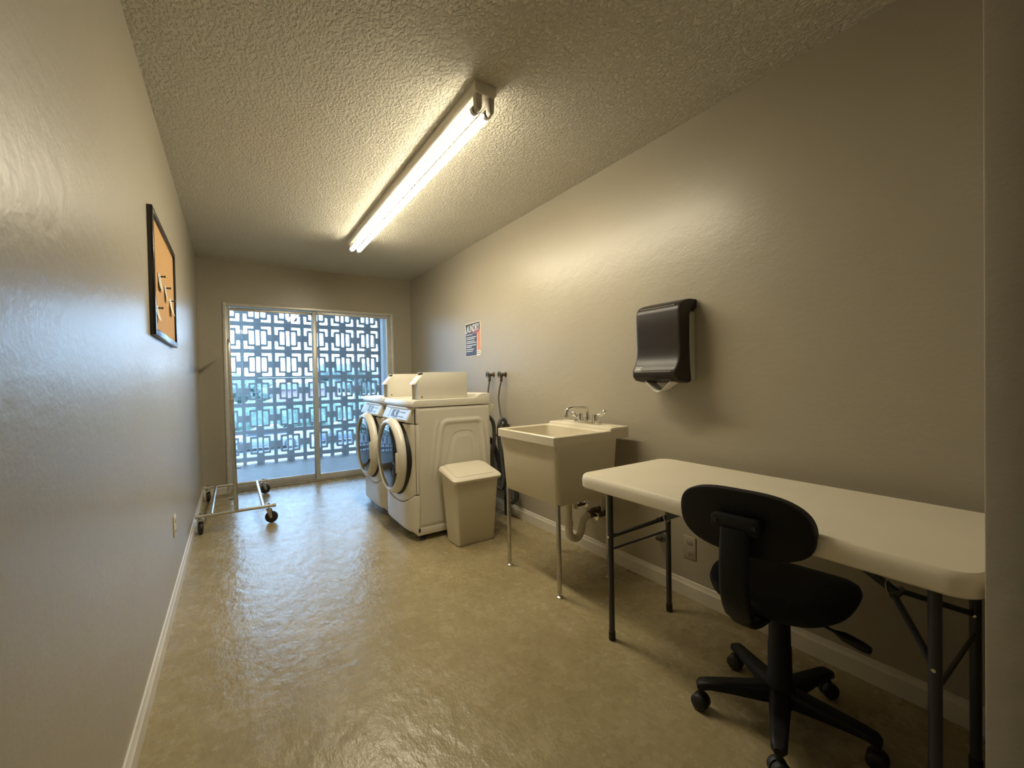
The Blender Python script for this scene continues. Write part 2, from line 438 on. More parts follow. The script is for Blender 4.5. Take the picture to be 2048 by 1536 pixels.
# ------------------------------------------------------------------ cork board
by0, by1, bz0, bz1 = 2.33, 3.165, 1.372, 1.92
cb = thing('cork_board', 'black framed orange cork board on the left wall', 'notice board', (XL, (by0+by1)/2, bz0))
fx = XL+.02; fwid = .030
bm = BM()
box(bm, (XL, by0, bz0), (fx, by0+fwid, bz1)); box(bm, (XL, by1-fwid, bz0), (fx, by1, bz1))
box(bm, (XL, by0+fwid, bz0), (fx, by1-fwid, bz0+fwid)); box(bm, (XL, by0+fwid, bz1-fwid), (fx, by1-fwid, bz1))
obj('frame', bm, M['frame'], cb, bevel=.003)
bx('cork_panel', (XL, by0+fwid, bz0+fwid), (XL+.011, by1-fwid, bz1-fwid), M['cork'], cb, smooth=False)
notes = [(2.50, 1.672, .10, .075, .008, 'uppermost grey paper scrap pinned to the cork board'),
         (2.71, 1.655, .075, .075, .011, 'second highest paper scrap pinned near the middle of the cork board'),
         (2.90, 1.622, .10, .085, .014, 'curled paper scrap pinned at the far side of the cork board'),
         (2.40, 1.510, .075, .065, .012, 'white curled paper scrap pinned low at the near side of the cork board')]
for y, z, w, h, curl, lab in notes:
    t = thing('pinned_note', lab, 'note', (XL+.012, y, z), 'paper scraps on the cork board')
    bm = BM(); N = 8
    g = []
    for i in range(N+1):
        u = i/N
        g.append([bm.verts.new((XL+.0125 + curl*u*u, y + w*v, z - h*u)) for v in (0, .5, 1)])
    for i in range(N):
        for j in range(2): bm.faces.new([g[i][j], g[i][j+1], g[i+1][j+1], g[i+1][j]])
    o = obj('paper', bm, M['paper'] if curl > .0115 else M['note'], t); s = o.modifiers.new('thick', 'SOLIDIFY'); s.thickness = .0006
    bm = BM(); lathe(bm, (XL+.011, y+w*.5, z-.010), (1, 0, 0), [(.001, 0), (.001, .006), (.005, .007), (.0035, .012), (.0035, .018), (.0055, .021), (.0055, .024)], 12)
    obj('push_pin', bm, M['ink'], t)

# ------------------------------------------------------------------ outlets
def outlet(root, x, y, z, d, m, w=.072, h=.116):
    bm = BM(); box(bm, (x, y-w/2, z-h/2), (x+d*.006, y+w/2, z+h/2)); obj('cover_plate', bm, m, root, bevel=.003)
    for dz in (-.027, .027):
        bm = BM(); prism(bm, [(x+d*.005, y+a*.017, z+dz+b*.014) for a, b in [(math.cos(PI*k/6), math.sin(PI*k/6)) for k in range(12)]], (d*.004, 0, 0))
        r = obj('receptacle', bm, m, root, bevel=.001)
        bm = BM()
        for dy in (-.0065, .0065): box(bm, (x+d*.0088, y+dy-.0014, z+dz-.003), (x+d*.0094, y+dy+.0014, z+dz+.008))
        cyl(bm, (x+d*.0088, y, z+dz-.008), (x+d*.0094, y, z+dz-.008), .0028, n=10)
        obj('slots', bm, M['ink'], r, smooth=False)
    bm = BM(); cyl(bm, (x+d*.005, y, z), (x+d*.0075, y, z), .003, n=12); obj('screw', bm, m, root)
ot = thing('wall_outlet', 'ivory electrical outlet low on the left wall', 'outlet', (XL, 2.935, .395)); outlet(ot, XL, 2.935, .395, 1, M['plate'])
ot = thing('wall_outlet', 'taupe painted electrical outlet under the folding table', 'outlet', (XR, 1.343, .262)); outlet(ot, XR, 1.343, .262, -1, M['plate_painted'])
t = thing('pipe_cap', 'small round brown pipe cap on the wall under the table', 'pipe cap', (XR, 1.52, .262))
bm = BM(); lathe(bm, (XR, 1.52, .262), (-1, 0, 0), [(.028, 0), (.028, .004), (.017, .007), (.016, .03), (.013, .034), (0, .035)], 20); obj('cap', bm, M['hose'], t)
bm = BM(); box(bm, (XR-.045, 1.513, .256), (XR-.034, 1.527, .268)); obj('square_head', bm, M['brass'], t, bevel=.002)

# ------------------------------------------------------------------ laundry sign
sg = thing('laundry_sign', 'navy and orange laundry rules sign on the right wall', 'sign', (XR, 3.678, 1.378))
sy0, sy1, sz0, sz1 = 3.830, 3.522, 1.378, 1.706      # left edge (far), right edge (near)
sw, sh = sy0-sy1, sz1-sz0
bm = BM(); prism(bm, [(XR, sy0-a, sz0+b) for a, b in rrect(sw/2, sh/2, sw, sh, .012, 4)], (-.004, 0, 0)); obj('sign_board', bm, M['sign_cream'], sg, smooth=False)
def quad(name, pts, m, lift):
    bm = BM(); prism(bm, [(XR-.0038, sy0-a*sw, sz0+b*sh) for a, b in pts], (-lift, 0, 0)); return obj(name, bm, m, sg, smooth=False)
quad('navy_field', [(.02, .02), (.74, .02), (.78, .60), (.80, .84), (.02, .80)], M['sign_navy'], .0006)
quad('black_field', [(.02, .70), (.55, .74), (.97, .80), (.97, .985), (.02, .97)], M['sign_black'], .0008)
quad('orange_field', [(.79, .16), (.985, .16), (.985, .84), (.86, .80), (.80, .52)], M['sign_red'], .0008)
quad('plum_band', [(.50, .66), (.80, .66), (.97, .76), (.97, .83), (.50, .76)], M['sign_plum'], .0010)
pl = lambda ox, oz, k: (lambda x, y, z: (XR-.0049-max(z, 0), sy0-ox-x, sz0+oz+y+k*x))
text_mesh('lettering', 'LAUNDRY', .095, pl(.004, .232, .055), M['white_ink'], sg, sx=.64, bold=.0012)
text_mesh('lettering', 'RULES', .036, pl(.158, .212, .07), M['sign_pink'], sg, sx=.95, bold=.0006)
for k, (row, w) in enumerate([(.64, .42), (.56, .66), (.51, .56), (.44, .56), (.39, .66), (.32, .64), (.27, .36), (.20, .50), (.145, .42)]):
    bm = BM(); x = .07; random.seed(30+k)
    while x < .06+w:
        l = min(random.uniform(.03, .09), .07+w-x)
        box(bm, (XR-.0052, sy0-(x+l)*sw, sz0+row*sh), (XR-.0044, sy0-x*sw, sz0+(row+.022)*sh)); x += l+.012
    obj('small_print', bm, M['white_ink'], sg, smooth=False)
for r, w in ((.105, .11), (.055, .17)):
    bm = BM(); box(bm, (XR-.0046, sy0-(.80+w)*sw, sz0+r*sh), (XR-.004, sy0-.80*sw, sz0+(r+.018)*sh)); obj('small_print', bm, M['sign_navy'], sg, smooth=False)

# ------------------------------------------------------------------ hose bibs and hoses
def bib(y, z, lab):
    t = thing('hose_bib', lab, 'tap', (XR, y, z), 'washer supply taps')
    bm = BM(); lathe(bm, (XR, y, z), (-1, 0, 0), [(.024, 0), (.022, .004), (.012, .006), (.012, .024), (.017, .028), (.017, .044), (.011, .050), (.009, .058)], 18)
    obj('tap_body', bm, M['brass'], t)
    bm = BM(); cyl(bm, (XR-.036, y, z), (XR-.044, y, z-.045), .011, n=16); cyl(bm, (XR-.044, y, z-.040), (XR-.046, y, z-.058), .014, n=16)
    obj('hose_coupling', bm, M['brass'], t)
    bm = BM()
    tube(bm, [(XR-.064, y+.024*math.cos(a), z+.024*math.sin(a)) for a in [2*PI*k/20 for k in range(21)]], .0042, 8)
    for k in range(4):
        a = PI/4 + k*PI/2; cyl(bm, (XR-.063, y, z), (XR-.064, y+.024*math.cos(a), z+.024*math.sin(a)), .0035, n=8)
    cyl(bm, (XR-.056, y, z), (XR-.069, y, z), .007, n=12)
    obj('hand_wheel', bm, M['ink'], t)
bib(3.30, 1.192, 'wheel handled tap further from camera on right wall')
bib(3.10, 1.190, 'wheel handled tap nearer the sink on right wall')
bm = BM(); tube(bm, [(XR-.046, 3.30, 1.136), (XR-.052, 3.312, 1.06), (XR-.06, 3.328, .95), (XR-.12, 3.37, .82), (XR-.20, 3.40, .72), (1.70, 3.42, .70)], .0075, 10, 6)
tag(obj('supply_hose', bm, M['hose']), 'thin grey hose hanging from the further tap', 'hose', 'washer supply hoses')
bm = BM(); tube(bm, [(XR-.046, 3.10, 1.134), (XR-.050, 3.125, 1.06), (XR-.052, 3.138, .98), (XR-.05, 3.125, .88), (XR-.05, 3.105, .80), (XR-.07, 3.11, .70), (XR-.14, 3.18, .62), (1.70, 3.24, .60)], .0075, 10, 6)
tag(obj('supply_hose', bm, M['hose']), 'thin grey hose hanging from the tap nearer the sink', 'hose', 'washer supply hoses')
t = thing('standpipe', 'black drain standpipe on the wall behind the wastebasket', 'pipe', (1.925, 3.05, 0))
bm = BM(); cyl(bm, (1.922, 3.04, .0), (1.922, 3.04, .745), .026, n=20); obj('pipe', bm, M['hose_dark'], t)
bm = BM(); lathe(bm, (1.922, 3.04, .735), (0, 0, 1), [(.032, 0), (.032, .035), (.026, .036), (.024, .01)], 20); obj('collar', bm, M['brass'], t)
bm = BM(); tube(bm, [(1.70, 3.02, .86), (1.75, 3.03, .845), (1.79, 3.025, .79), (1.80, 3.03, .66), (1.785, 3.05, .50), (1.79, 3.03, .33), (1.82, 2.98, .25), (1.85, 2.98, .34), (1.853, 3.01, .5), (1.845, 3.03, .65), (1.85, 3.035, .76), (1.87, 3.035, .81), (1.90, 3.04, .815), (1.922, 3.04, .78), (1.922, 3.04, .70)], .0155, 12, 9, .07)
tag(obj('drain_hose', bm, M['hose_grey']), 'grey corrugated drain hose hooked over the standpipe', 'hose', 'drain hoses behind the washers')
bm = BM(); tube(bm, [(1.74, 3.12, .70), (1.82, 3.10, .62), (1.86, 3.06, .45), (1.87, 2.98, .24), (1.88, 2.90, .15), (1.90, 2.86, .20), (1.895, 2.90, .32), (1.89, 2.95, .48), (1.885, 2.98, .60)], .019, 12, 9, .07)
tag(obj('drain_hose', bm, M['hose_dark']), 'black corrugated hose coiled low between washer and sink', 'hose', 'drain hoses behind the washers')

# ------------------------------------------------------------------ washers
def smooth(e0, e1, x):
    t = max(0, min(1, (x-e0)/(e1-e0))); return t*t*(3-2*t)
def seg_d(p, a, b):
    p, a, b = Vector(p), Vector(a), Vector(b); d = b-a
    t = max(0, min(1, (p-a).dot(d)/d.dot(d))); return (p-(a+d*t)).length
WY, WW = 2.905, .682
def make_washer():
    ya, yb = WY, WY+WW; yc = (ya+yb)/2
    xs = 1.10; xb = 1.69            # seam of the front panel, back
    w = thing('washing_machine', 'near almond front loading washer with embossed side beside wastebasket', 'washing machine', (xs, yc, 0), 'coin washers along the right wall')
    # cabinet with embossed sides
    bm = BM(); box(bm, (xs, ya+.006, .10), (xb, yb-.006, .955)); obj('cabinet', bm, M['appliance_side'], w, bevel=.003)
    def hgt(x, z):
        P = (x, z); h = 0
        trap = [(1.225, .43), (1.275, .78), (1.292, .83), (1.32, .846), (1.585, .846), (1.61, .83), (1.622, .79), (1.655, .43)]
        inner = [(1.315, .50), (1.365, .70), (1.385, .735), (1.42, .75), (1.50, .75), (1.525, .735), (1.54, .70), (1.565, .50)]
        for L, wd, am in ((trap, .022, .0045), (inner, .020, -.004)):
            d = min(seg_d(P, a, b) for a, b in zip(L, L[1:]))
            h += 1.7*am*(1-smooth(wd*.35, wd, d))*smooth(.40, .52, z)
        out = [(1.185, .43), (1.235, .80), (1.25, .85)]
        d = min(seg_d(P, a, b) for a, b in zip(out, out[1:])); h += .005*(1-smooth(.005, .016, d))*smooth(.40, .55, z)
        return h
    for y, s in ((ya+.006, -1), (yb-.006, 1)):
        bm = BM(); NX, NZ = 74, 96; g = []
        for i in range(NX+1):
            x = xs+.004 + (xb-xs-.008)*i/NX
            g.append([])
            for j in range(NZ+1):
                z = .106 + (.949-.106)*j/NZ
                edge = 0 < i < NX and 0 < j < NZ
                g[-1].append(bm.verts.new((x, y + s*((.003 + hgt(x, z)) if edge else -.002), z)))
        for i in range(NX):
            for j in range(NZ): bm.faces.new([g[i][j], g[i+1][j], g[i+1][j+1], g[i][j+1]])
        obj('side_panel', bm, M['appliance_side'], w)
    bm = BM(); box(bm, (xs-.02, ya+.003, .042), (xb-.005, yb-.003, .097)); obj('base_plinth', bm, M['appliance_side'], w, bevel=.003)
    # front panel: bulges toward the room in plan
    def bulge(y, amt):
        u = (y-yc)/(WW/2); return amt*(1-abs(u)**6)
    def front(name, z0, z1, x0, amt, m, lowcut=None, ydiv=28, zdiv=10):
        bm = BM(); g = []
        for i in range(ydiv+1):
            y = ya+.003 + (WW-.006)*i/ydiv; col = []
            lo, hi = (z0(y) if callable(z0) else z0), (z1(y) if callable(z1) else z1)
            for j in range(zdiv+1):
                z = lo + (hi-lo)*j/zdiv
                col.append(bm.verts.new((x0 - bulge(y, amt), y, z)))
            g.append(col)
        back = [[bm.verts.new((xs, c[0].co.y, c[k].co.z)) for k in (0, -1)] for c in g]
        for i in range(ydiv):
            for j in range(zdiv): bm.faces.new([g[i][j], g[i][j+1], g[i+1][j+1], g[i+1][j]])
            bm.faces.new([g[i][0], g[i+1][0], back[i+1][0], back[i][0]]); bm.faces.new([g[i][-1], back[i][1], back[i+1][1], g[i+1][-1]])
        for i in (0, ydiv):
            bm.faces.new([g[i][j] for j in range(zdiv+1)] + [back[i][1], back[i][0]])
        return obj(name, bm, m, w, bevel=.003)
    curve = lambda y: .335 - .095*(1-min(1, abs((y-yc)/(WW*.47)))**2.4)
    front('front_panel', lambda y: curve(y)+.004, .838, 1.088, .045, M['appliance'])
    front('lower_panel', .062, lambda y: curve(y)-.003, 1.085, .046, M['appliance'])
    front('upper_panel', .842, .957, 1.088, .028, M['appliance'])
    bx('front_seam', (xs-.022, ya+.012, .070), (xs-.001, yb-.012, .950), M['dark_gap'], w, smooth=False)
    # control panel: a wedge leaning out at its lower edge
    pa, pb = ya+.045, yb-.055
    bm = BM(); prism(bm, [(1.09, pa, .950), (1.066, pa, .948), (1.026, pa, .862), (1.032, pa, .852), (1.07, pa, .850)], (0, pb-pa, 0))
    cp = obj('control_panel', bm, M['appliance'], w, bevel=.004)
    P0 = Vector((1.0655, 0, .944)); P1 = Vector((1.0270, 0, .866)); dn = P1-P0; nrm = Vector((dn.z, 0, -dn.x)).normalized()
    if nrm.x > 0: nrm = -nrm
    def pq(a, b, lift=0):    # a: 0..1 left to right seen from the room (far to near), b: 0..1 top to bottom
        p = P0 + dn*b + nrm*lift; return (p.x, pb-.012 - a*(pb-pa-.024), p.z)
    def patch(name, pts, m, lift, th=.0006):
        bm = BM(); q = [pq(a, b, lift) for a, b in pts]; prism(bm, q, nrm*th); return obj(name, bm, m, cp, smooth=False)
    patch('label_plate', [(0, .03), (1, .03), (1, .97), (0, .97)], M['panel'], 0, .0012)
    patch('logo_tile', [(.345, .16), (.62, .18), (.61, .90), (.335, .80)], M['ink'], .0013)
    sw_ = [(.50, .24), (.455, .42), (.465, .56), (.505, .66), (.50, .80), (.54, .64), (.497, .52), (.497, .40), (.535, .26)]
    patch('logo_swoosh', sw_, M['white_ink'], .0018)
    for r0, (a0, a1) in ((.28, (.66, .86)), (.70, (.64, .84))):
        bm = BM(); a = a0
        while a < a1-.01:
            prism(bm, [pq(a, r0, .0013), pq(a+.032, r0, .0013), pq(a+.032, r0+.10, .0013), pq(a, r0+.10, .0013)], nrm*.0005); a += .045
        obj('small_print', bm, M['ink'], cp, smooth=False)
    patch('printed_stroke', [(.225, .13), (.285, .13), (.283, .18), (.266, .18), (.247, .85), (.257, .85), (.255, .90), (.205, .90), (.207, .85), (.225, .85), (.246, .18), (.233, .18)], M['ink'], .0013, .0005)
    bm = BM()
    for a in (.025, .975):
        for b in (.10, .90): p = Vector(pq(a, b, .001)); cyl(bm, p, p + nrm*.002, .0035, n=10)
    obj('screw', bm, M['chrome'], cp)
    # door: white ring, black seal, dark glass bowl, handle
    dc = Vector((1.046, yc, .583)); ax = (-1, 0, 0)
    bm = BM(); lathe(bm, dc, ax, [(.255, -.02), (.296, -.018), (.298, .006), (.290, .018), (.255, .018)], 72); obj('door_seal', bm, M['dark_gap'], w)
    bm = BM(); lathe(bm, dc + Vector((-.012, 0, 0)), ax, [(.250, 0), (.283, .002), (.287, .015), (.284, .035), (.272, .056), (.257, .064), (.247, .062), (.240, .050), (.238, .02)], 72)
    dr = obj('door_ring', bm, M['appliance'], w)
    bm = BM(); lathe(bm, dc + Vector((-.012, 0, 0)), ax, [(.243, .004), (.243, .048), (.235, .053), (.17, .058), (.10, .061), (.04, .062), (0, .0622)], 72); obj('door_glass', bm, M['door_glass'], dr)
    bm = BM(); prism(bm, [(dc.x-.072, ya+.105, dc.z+.055), (dc.x-.060, ya+.080, dc.z+.055), (dc.x-.060, ya+.080, dc.z-.085), (dc.x-.072, ya+.105, dc.z-.095)], (-.016, 0, 0)); obj('door_handle', bm, M['appliance'], dr, bevel=.006)
    bm = BM(); box(bm, (dc.x-.076, ya+.107, dc.z-.09), (dc.x-.062, ya+.122, dc.z+.055)); obj('handle_recess', bm, M['dark_gap'], dr, bevel=.003)
    bm = BM(); box(bm, (dc.x-.045, yb-.065, dc.z-.07), (dc.x-.02, yb-.050, dc.z-.03)); box(bm, (dc.x-.045, yb-.065, dc.z+.03), (dc.x-.02, yb-.050, dc.z+.07)); obj('door_hinge', bm, M['chrome'], dr, bevel=.002)
    # worktop with a raised rear splash
    bm = BM(); prof = [(1.062, .961), (1.062, .990), (1.072, 1.008), (1.09, 1.013), (1.545, 1.013), (1.575, 1.018), (1.60, 1.038), (1.622, 1.046), (1.685, 1.046), (1.69, 1.040), (1.69, .961)]
    prism(bm, [(x, ya+.001, z) for x, z in prof], (0, WW-.002, 0)); obj('worktop', bm, M['appliance'], w, bevel=.006, seg=3)
    # coin box
    ca, cz = ya+.050, 1.0135
    bm = BM(); th = .004
    side = [(1.118, cz), (1.118, 1.125), (1.165, 1.212), (1.52, 1.212), (1.52, cz)]
    for yy in (ca, ca+.115): prism(bm, [(x, yy, z) for x, z in side], (0, th, 0))
    box(bm, (1.165, ca, 1.209), (1.52, ca+.119, 1.213)); box(bm, (1.516, ca, cz), (1.52, ca+.119, 1.213))
    prism(bm, [(1.095, ca+.004, 1.125), (1.127, ca+.004, 1.125), (1.168, ca+.004, 1.195), (1.150, ca+.004, 1.185)], (0, .111, 0))
    cbx = obj('coin_box', bm, M['appliance_side'], w, bevel=.002)
    bx('coin_box_front', (1.132, ca+.004, cz), (1.138, ca+.115, 1.125), M['appliance_side'], cbx, smooth=False)
    bx('inner_plate', (1.20, ca+.004, cz), (1.206, ca+.115, 1.208), M['dark_gap'], cbx, smooth=False)
    bm = BM(); cyl(bm, (1.150, ca-.001, 1.032), (1.150, ca+.001, 1.032), .006, n=12); obj('screw_hole', bm, M['ink'], cbx)
    # rear hose bracket, feet
    bm = BM(); prism(bm, [(xb, ya+.02, .955), (xb+.055, ya+.02, .955), (xb+.055, ya+.02, .935), (xb+.02, ya+.02, .87), (xb, ya+.02, .86)], (0, .05, 0)); obj('rear_bracket', bm, M['appliance_side'], w, bevel=.003)
    for fxx in (xs+.022, xb-.05):
        for fy in (ya+.035, yb-.035):
            bm = BM(); lathe(bm, (fxx, fy, 0), (0, 0, 1), [(.021, 0), (.022, .010), (.017, .018), (.006, .020), (.006, .046)], 16); obj('leveling_foot', bm, M['ink'], w)
    return w
w1 = make_washer()
w2 = copy_tree(w1); w2.location.y += WW+.024
w2['label'] = 'far almond front loading washer nearer the glass door'

# ------------------------------------------------------------------ wastebasket
wb = thing('wastebasket', 'slim almond wastebasket with sloping lid in front of washer', 'wastebasket', (1.42, 2.74, 0))
def br(x0, x1, y0, y1, z, r, zslope=0): return [(x, y, z + zslope*((y-y0)/(y1-y0))) for x, y in rrect((x0+x1)/2, (y0+y1)/2, x1-x0, y1-y0, r, 6)]
bm = BM()
loft(bm, [br(1.275, 1.553, 2.655, 2.825, .0, .02), br(1.267, 1.561, 2.648, 2.832, .008, .026), br(1.240, 1.596, 2.628, 2.868, .455, .03, .045), br(1.246, 1.590, 2.634, 2.862, .455, .028, .045), br(1.275, 1.553, 2.66, 2.825, .03, .02)])
obj('bin_body', bm, M['bin'], wb)
bm = BM()
loft(bm, [br(1.236, 1.600, 2.622, 2.874, .442, .03, .048), br(1.226, 1.610, 2.606, 2.880, .446, .034, .050), br(1.224, 1.612, 2.602, 2.882, .462, .036, .052), br(1.232, 1.604, 2.612, 2.878, .474, .034, .052), br(1.262, 1.574, 2.65, 2.862, .482, .03, .050)])
ld = obj('lid', bm, M['bin'], wb)
bm = BM(); loft(bm, [br(1.262, 1.574, 2.640, 2.866, .478, .03, .052), br(1.266, 1.570, 2.645, 2.862, .486, .028, .052)]); obj('flap', bm, M['bin'], ld)
bm = BM()
for xx in (1.243, 1.585): prism(bm, [(xx, 2.66, .479), (xx+.009, 2.66, .479), (xx+.009, 2.80, .507), (xx, 2.80, .507)], (0, 0, .004))
obj('hinge_slot', bm, M['dark_gap'], ld, smooth=False)

# ------------------------------------------------------------------ utility sink
sk = thing('utility_sink', 'cream utility sink tub on thin metal legs against right wall', 'sink', (1.63, 1.97, 0))
sx0, sx1, sya, syb = 1.358, 1.912, 1.690, 2.248; zr = .852
R = lambda x0, x1, y0, y1, z, r: ringz(rrect((x0+x1)/2, (y0+y1)/2, x1-x0, y1-y0, r, 5), z)
bm = BM()
loft(bm, [R(1.402, 1.800, 1.722, 2.222, .482, .022), R(1.394, 1.812, 1.714, 2.230, .500, .028), R(1.376, 1.832, 1.702, 2.240, .808, .022),
          R(sx0, sx1, sya, syb, .805, .012), R(sx0, sx1, sya, syb, zr-.004, .012), R(sx0+.004, sx1-.004, sya+.004, syb-.004, zr, .010),
          R(sx0+.020, 1.735, sya+.022, syb-.022, zr, .020), R(sx0+.026, 1.728, sya+.028, syb-.028, zr-.006, .020), R(1.42, 1.700, 1.745, 2.195, .53, .04), R(1.45, 1.67, 1.775, 2.165, .515, .04)])
obj('tub', bm, M['sink'], sk)
bm = BM()
loft(bm, [R(1.760, sx1, sya, syb, zr-.002, .006), R(1.762, sx1, sya, syb, .862, .006), R(1.772, sx1-.003, sya+.003, syb-.003, .868, .006)])
dk = obj('back_deck', bm, M['sink'], sk)
for yy in (1.765, 2.135):
    bm = BM(); tube(bm, [(1.84 + .038*math.cos(a), yy+.02 + .055*math.sin(a), .868) for a in [2*PI*k/24 for k in range(25)]], .003, 8); obj('soap_rest', bm, M['sink'], dk)
for lx, ly in ((1.412, 1.735), (1.412, 2.218), (1.785, 1.745), (1.785, 2.200)):
    bm = BM(); cyl(bm, (lx, ly, .022), (lx, ly, .50), .0118, n=18); lg = obj('leg', bm, M['galv'], sk, bevel=.001)
    bm = BM(); lathe(bm, (lx, ly, 0), (0, 0, 1), [(.017, 0), (.018, .004), (.012, .009), (.005, .011), (.005, .026)], 16); obj('leveling_foot', bm, M['galv'], lg)
# faucet
fc = thing('faucet', 'chrome two handle faucet on the back of utility sink', 'faucet', (1.835, 1.955, .868))
bm = BM(); loft(bm, [R(1.806, 1.872, 1.862, 2.052, .868, .010), R(1.806, 1.872, 1.862, 2.052, .886, .010), R(1.812, 1.866, 1.869, 2.045, .892, .010)]); obj('faucet_base', bm, M['chrome'], fc)
bm = BM(); lathe(bm, (1.838, 1.957, .890), (0, 0, 1), [(.021, 0), (.021, .008), (.016, .014), (.014, .026), (.012, .03)], 20)
tube(bm, [(1.838, 1.957, .905), (1.838, 1.957, .940), (1.832, 1.958, .962), (1.81, 1.962, .972), (1.77, 1.968, .974), (1.725, 1.975, .972), (1.700, 1.979, .962), (1.690, 1.981, .943), (1.688, 1.981, .924)], .0095, 14, 6)
cyl(bm, (1.688, 1.981, .93), (1.688, 1.981, .917), .012, n=16); obj('spout', bm, M['chrome'], fc)
for yy, tip in ((2.022, (1.79, 2.03, .925)), (1.892, (1.858, 1.832, .944))):
    bm = BM(); lathe(bm, (1.838, yy, .889), (0, 0, 1), [(.021, 0), (.021, .006), (.018, .010), (.018, .036), (.014, .040), (0, .041)], 20); obj('valve_body', bm, M['chrome'], fc)
    a = Vector((1.838, yy, .918)); b = Vector(tip); mid = a.lerp(b, .6) + Vector((0, 0, -.008))
    bm = BM(); tube(bm, [a, a.lerp(b, .3)+Vector((0, 0, -.004)), mid, b, b+Vector((0, -.004, .012))], [.006, .0055, .006, .010, .011, .011, .010, .010, .011, .013, .013, .012, .009][:13], 10, 3); obj('blade_handle', bm, M['chrome'], fc)
# drain trap and stops
dt = thing('drain_trap', 'white plastic drain trap hanging below the utility sink', 'drain pipe', (1.66, 1.94, .482))
bm = BM(); cyl(bm, (1.655, 1.937, .50), (1.655, 1.937, .30), .021, n=20); lathe(bm, (1.655, 1.937, .30), (0, 0, -1), [(.021, -.002), (.026, 0), (.026, .028), (.022, .032)], 20); obj('tailpiece', bm, M['pvc'], dt)
bm = BM(); tube(bm, [(1.655, 1.937, .31), (1.655, 1.937, .255), (1.662, 1.935, .215), (1.69, 1.932, .190), (1.722, 1.929, .195), (1.742, 1.927, .225), (1.755, 1.930, .262), (1.785, 1.945, .288), (1.85, 1.965, .296)], .0225, 18, 6); obj('trap_bend', bm, M['pvc'], dt)
bm = BM(); cyl(bm, (1.83, 1.96, .296), (1.967, 1.995, .296), .024, n=18); cyl(bm, (1.89, 1.975, .296), (1.915, 1.982, .296), .031, n=8); obj('wall_nipple', bm, M['brass'], dt)
def stop(x, y, z, top, lab):
    t = thing('shutoff_valve', lab, 'valve', (XR, y, z), 'sink shutoff valves')
    bm = BM(); lathe(bm, (XR, y, z), (-1, 0, 0), [(.030, 0), (.028, .004), (.014, .010), (.010, .012)], 20); obj('escutcheon', bm, M['chrome'], t)
    bm = BM(); cyl(bm, (XR-.008, y, z), (XR-.075, y, z), .010, n=14); cyl(bm, (XR-.045, y, z-.002), (XR-.045, y, z+.028), .009, n=12); obj('valve_body', bm, M['brass'], t)
    bm = BM(); lathe(bm, (XR-.075, y, z), (-1, 0, 0), [(.006, 0), (.006, .012), (.023, .014), (.025, .018), (.021, .022), (0, .023)], 18); obj('oval_handle', bm, M['chrome'], t)
    bm = BM(); tube(bm, [(XR-.045, y, z+.025), (XR-.045, y, z+.08), (XR-.06, y+.002, top-.1), (XR-.085, y+.005, top)], .0048, 10, 5); obj('riser_tube', bm, M['pvc'], t)
stop(XR, 2.125, .305, .80, 'shutoff valve further from camera beneath the sink')
stop(XR, 1.930, .285, .80, 'shutoff valve nearer the table beneath the sink')

# ------------------------------------------------------------------ towel dispenser
dy0, dy1 = 1.288, 1.556
td = thing('paper_towel_dispenser', 'smoky black paper towel dispenser on the right wall', 'paper towel dispenser', (XR, (dy0+dy1)/2, 1.115))
cov = [(0, 1.500), (0, 1.542), (.055, 1.541), (.095, 1.531), (.122, 1.517), (.136, 1.500), (.141, 1.478), (.140, 1.40), (.137, 1.30), (.139, 1.262), (.147, 1.232), (.160, 1.208), (.172, 1.190), (.178, 1.172), (.176, 1.152), (.160, 1.132), (.115, 1.122), (.070, 1.118), (.052, 1.126), (.060, 1.20), (.062, 1.30), (.060, 1.46), (.048, 1.484), (.022, 1.486)]
bm = BM()
N = 8; ring = []
def cov_ring(y, shrink):
    c = (.085, 1.33)
    return [(XR - max(0.0005, (c[0] + (d-c[0])*(1-shrink*.35) if d > .06 else d)), y, c[1] + (z-c[1])*(1-shrink*.08)) for d, z in cov]
loft(bm, [cov_ring(dy0, .22), cov_ring(dy0+.004, .09), cov_ring(dy0+.012, .02), cov_ring(dy0+.020, 0), cov_ring(dy1-.020, 0), cov_ring(dy1-.012, .02), cov_ring(dy1-.004, .09), cov_ring(dy1, .22)])
obj('cover', bm, M['disp'], td)
bm = BM(); box(bm, (XR-.066, dy0+.007, 1.128), (XR, dy1-.007, 1.478)); obj('back_body', bm, M['disp_back'], td, bevel=.006)
bm = BM(); tube(bm, [(XR-.134, dy0+.030, 1.506), (XR-.134, dy1-.024, 1.506)], .0035, 8); obj('upper_ridge', bm, M['disp_highlight'], td)
bm = BM(); tube(bm, [(XR-.1775, dy0+.026, 1.176), (XR-.1775, dy1-.020, 1.176)], .0032, 8); obj('lower_ridge', bm, M['disp_highlight'], td)
bm = BM(); prism(bm, [(XR-.1655-.010*(1-b), dy1-.016-a*.046, 1.181+b*.022) for a, b in rrect(.5, .5, 1, 1, .2, 3)], (-.0015, 0, 0)); lb = obj('maker_badge', bm, M['disp_back'], td, smooth=False)
bm = BM(); prism(bm, [(XR-.1672-.010*(1-b), dy1-.016-a*.046, 1.181+b*.022) for a, b in rrect(.5, .5, .86, .76, .16, 3)], (-.0008, 0, 0)); lb2 = obj('badge_field', bm, M['ink'], lb, smooth=False)
bm = BM()
for a0 in (.22, .34, .46, .58, .70): prism(bm, [(XR-.1682-.010*(1-b), dy1-.016-a*.046, 1.181+b*.022) for a, b in ((a0, .36), (a0+.07, .36), (a0+.07, .64), (a0, .64))], (-.0005, 0, 0))
obj('badge_lettering', bm, M['white_ink'], lb, smooth=False)
bm = BM(); g = []
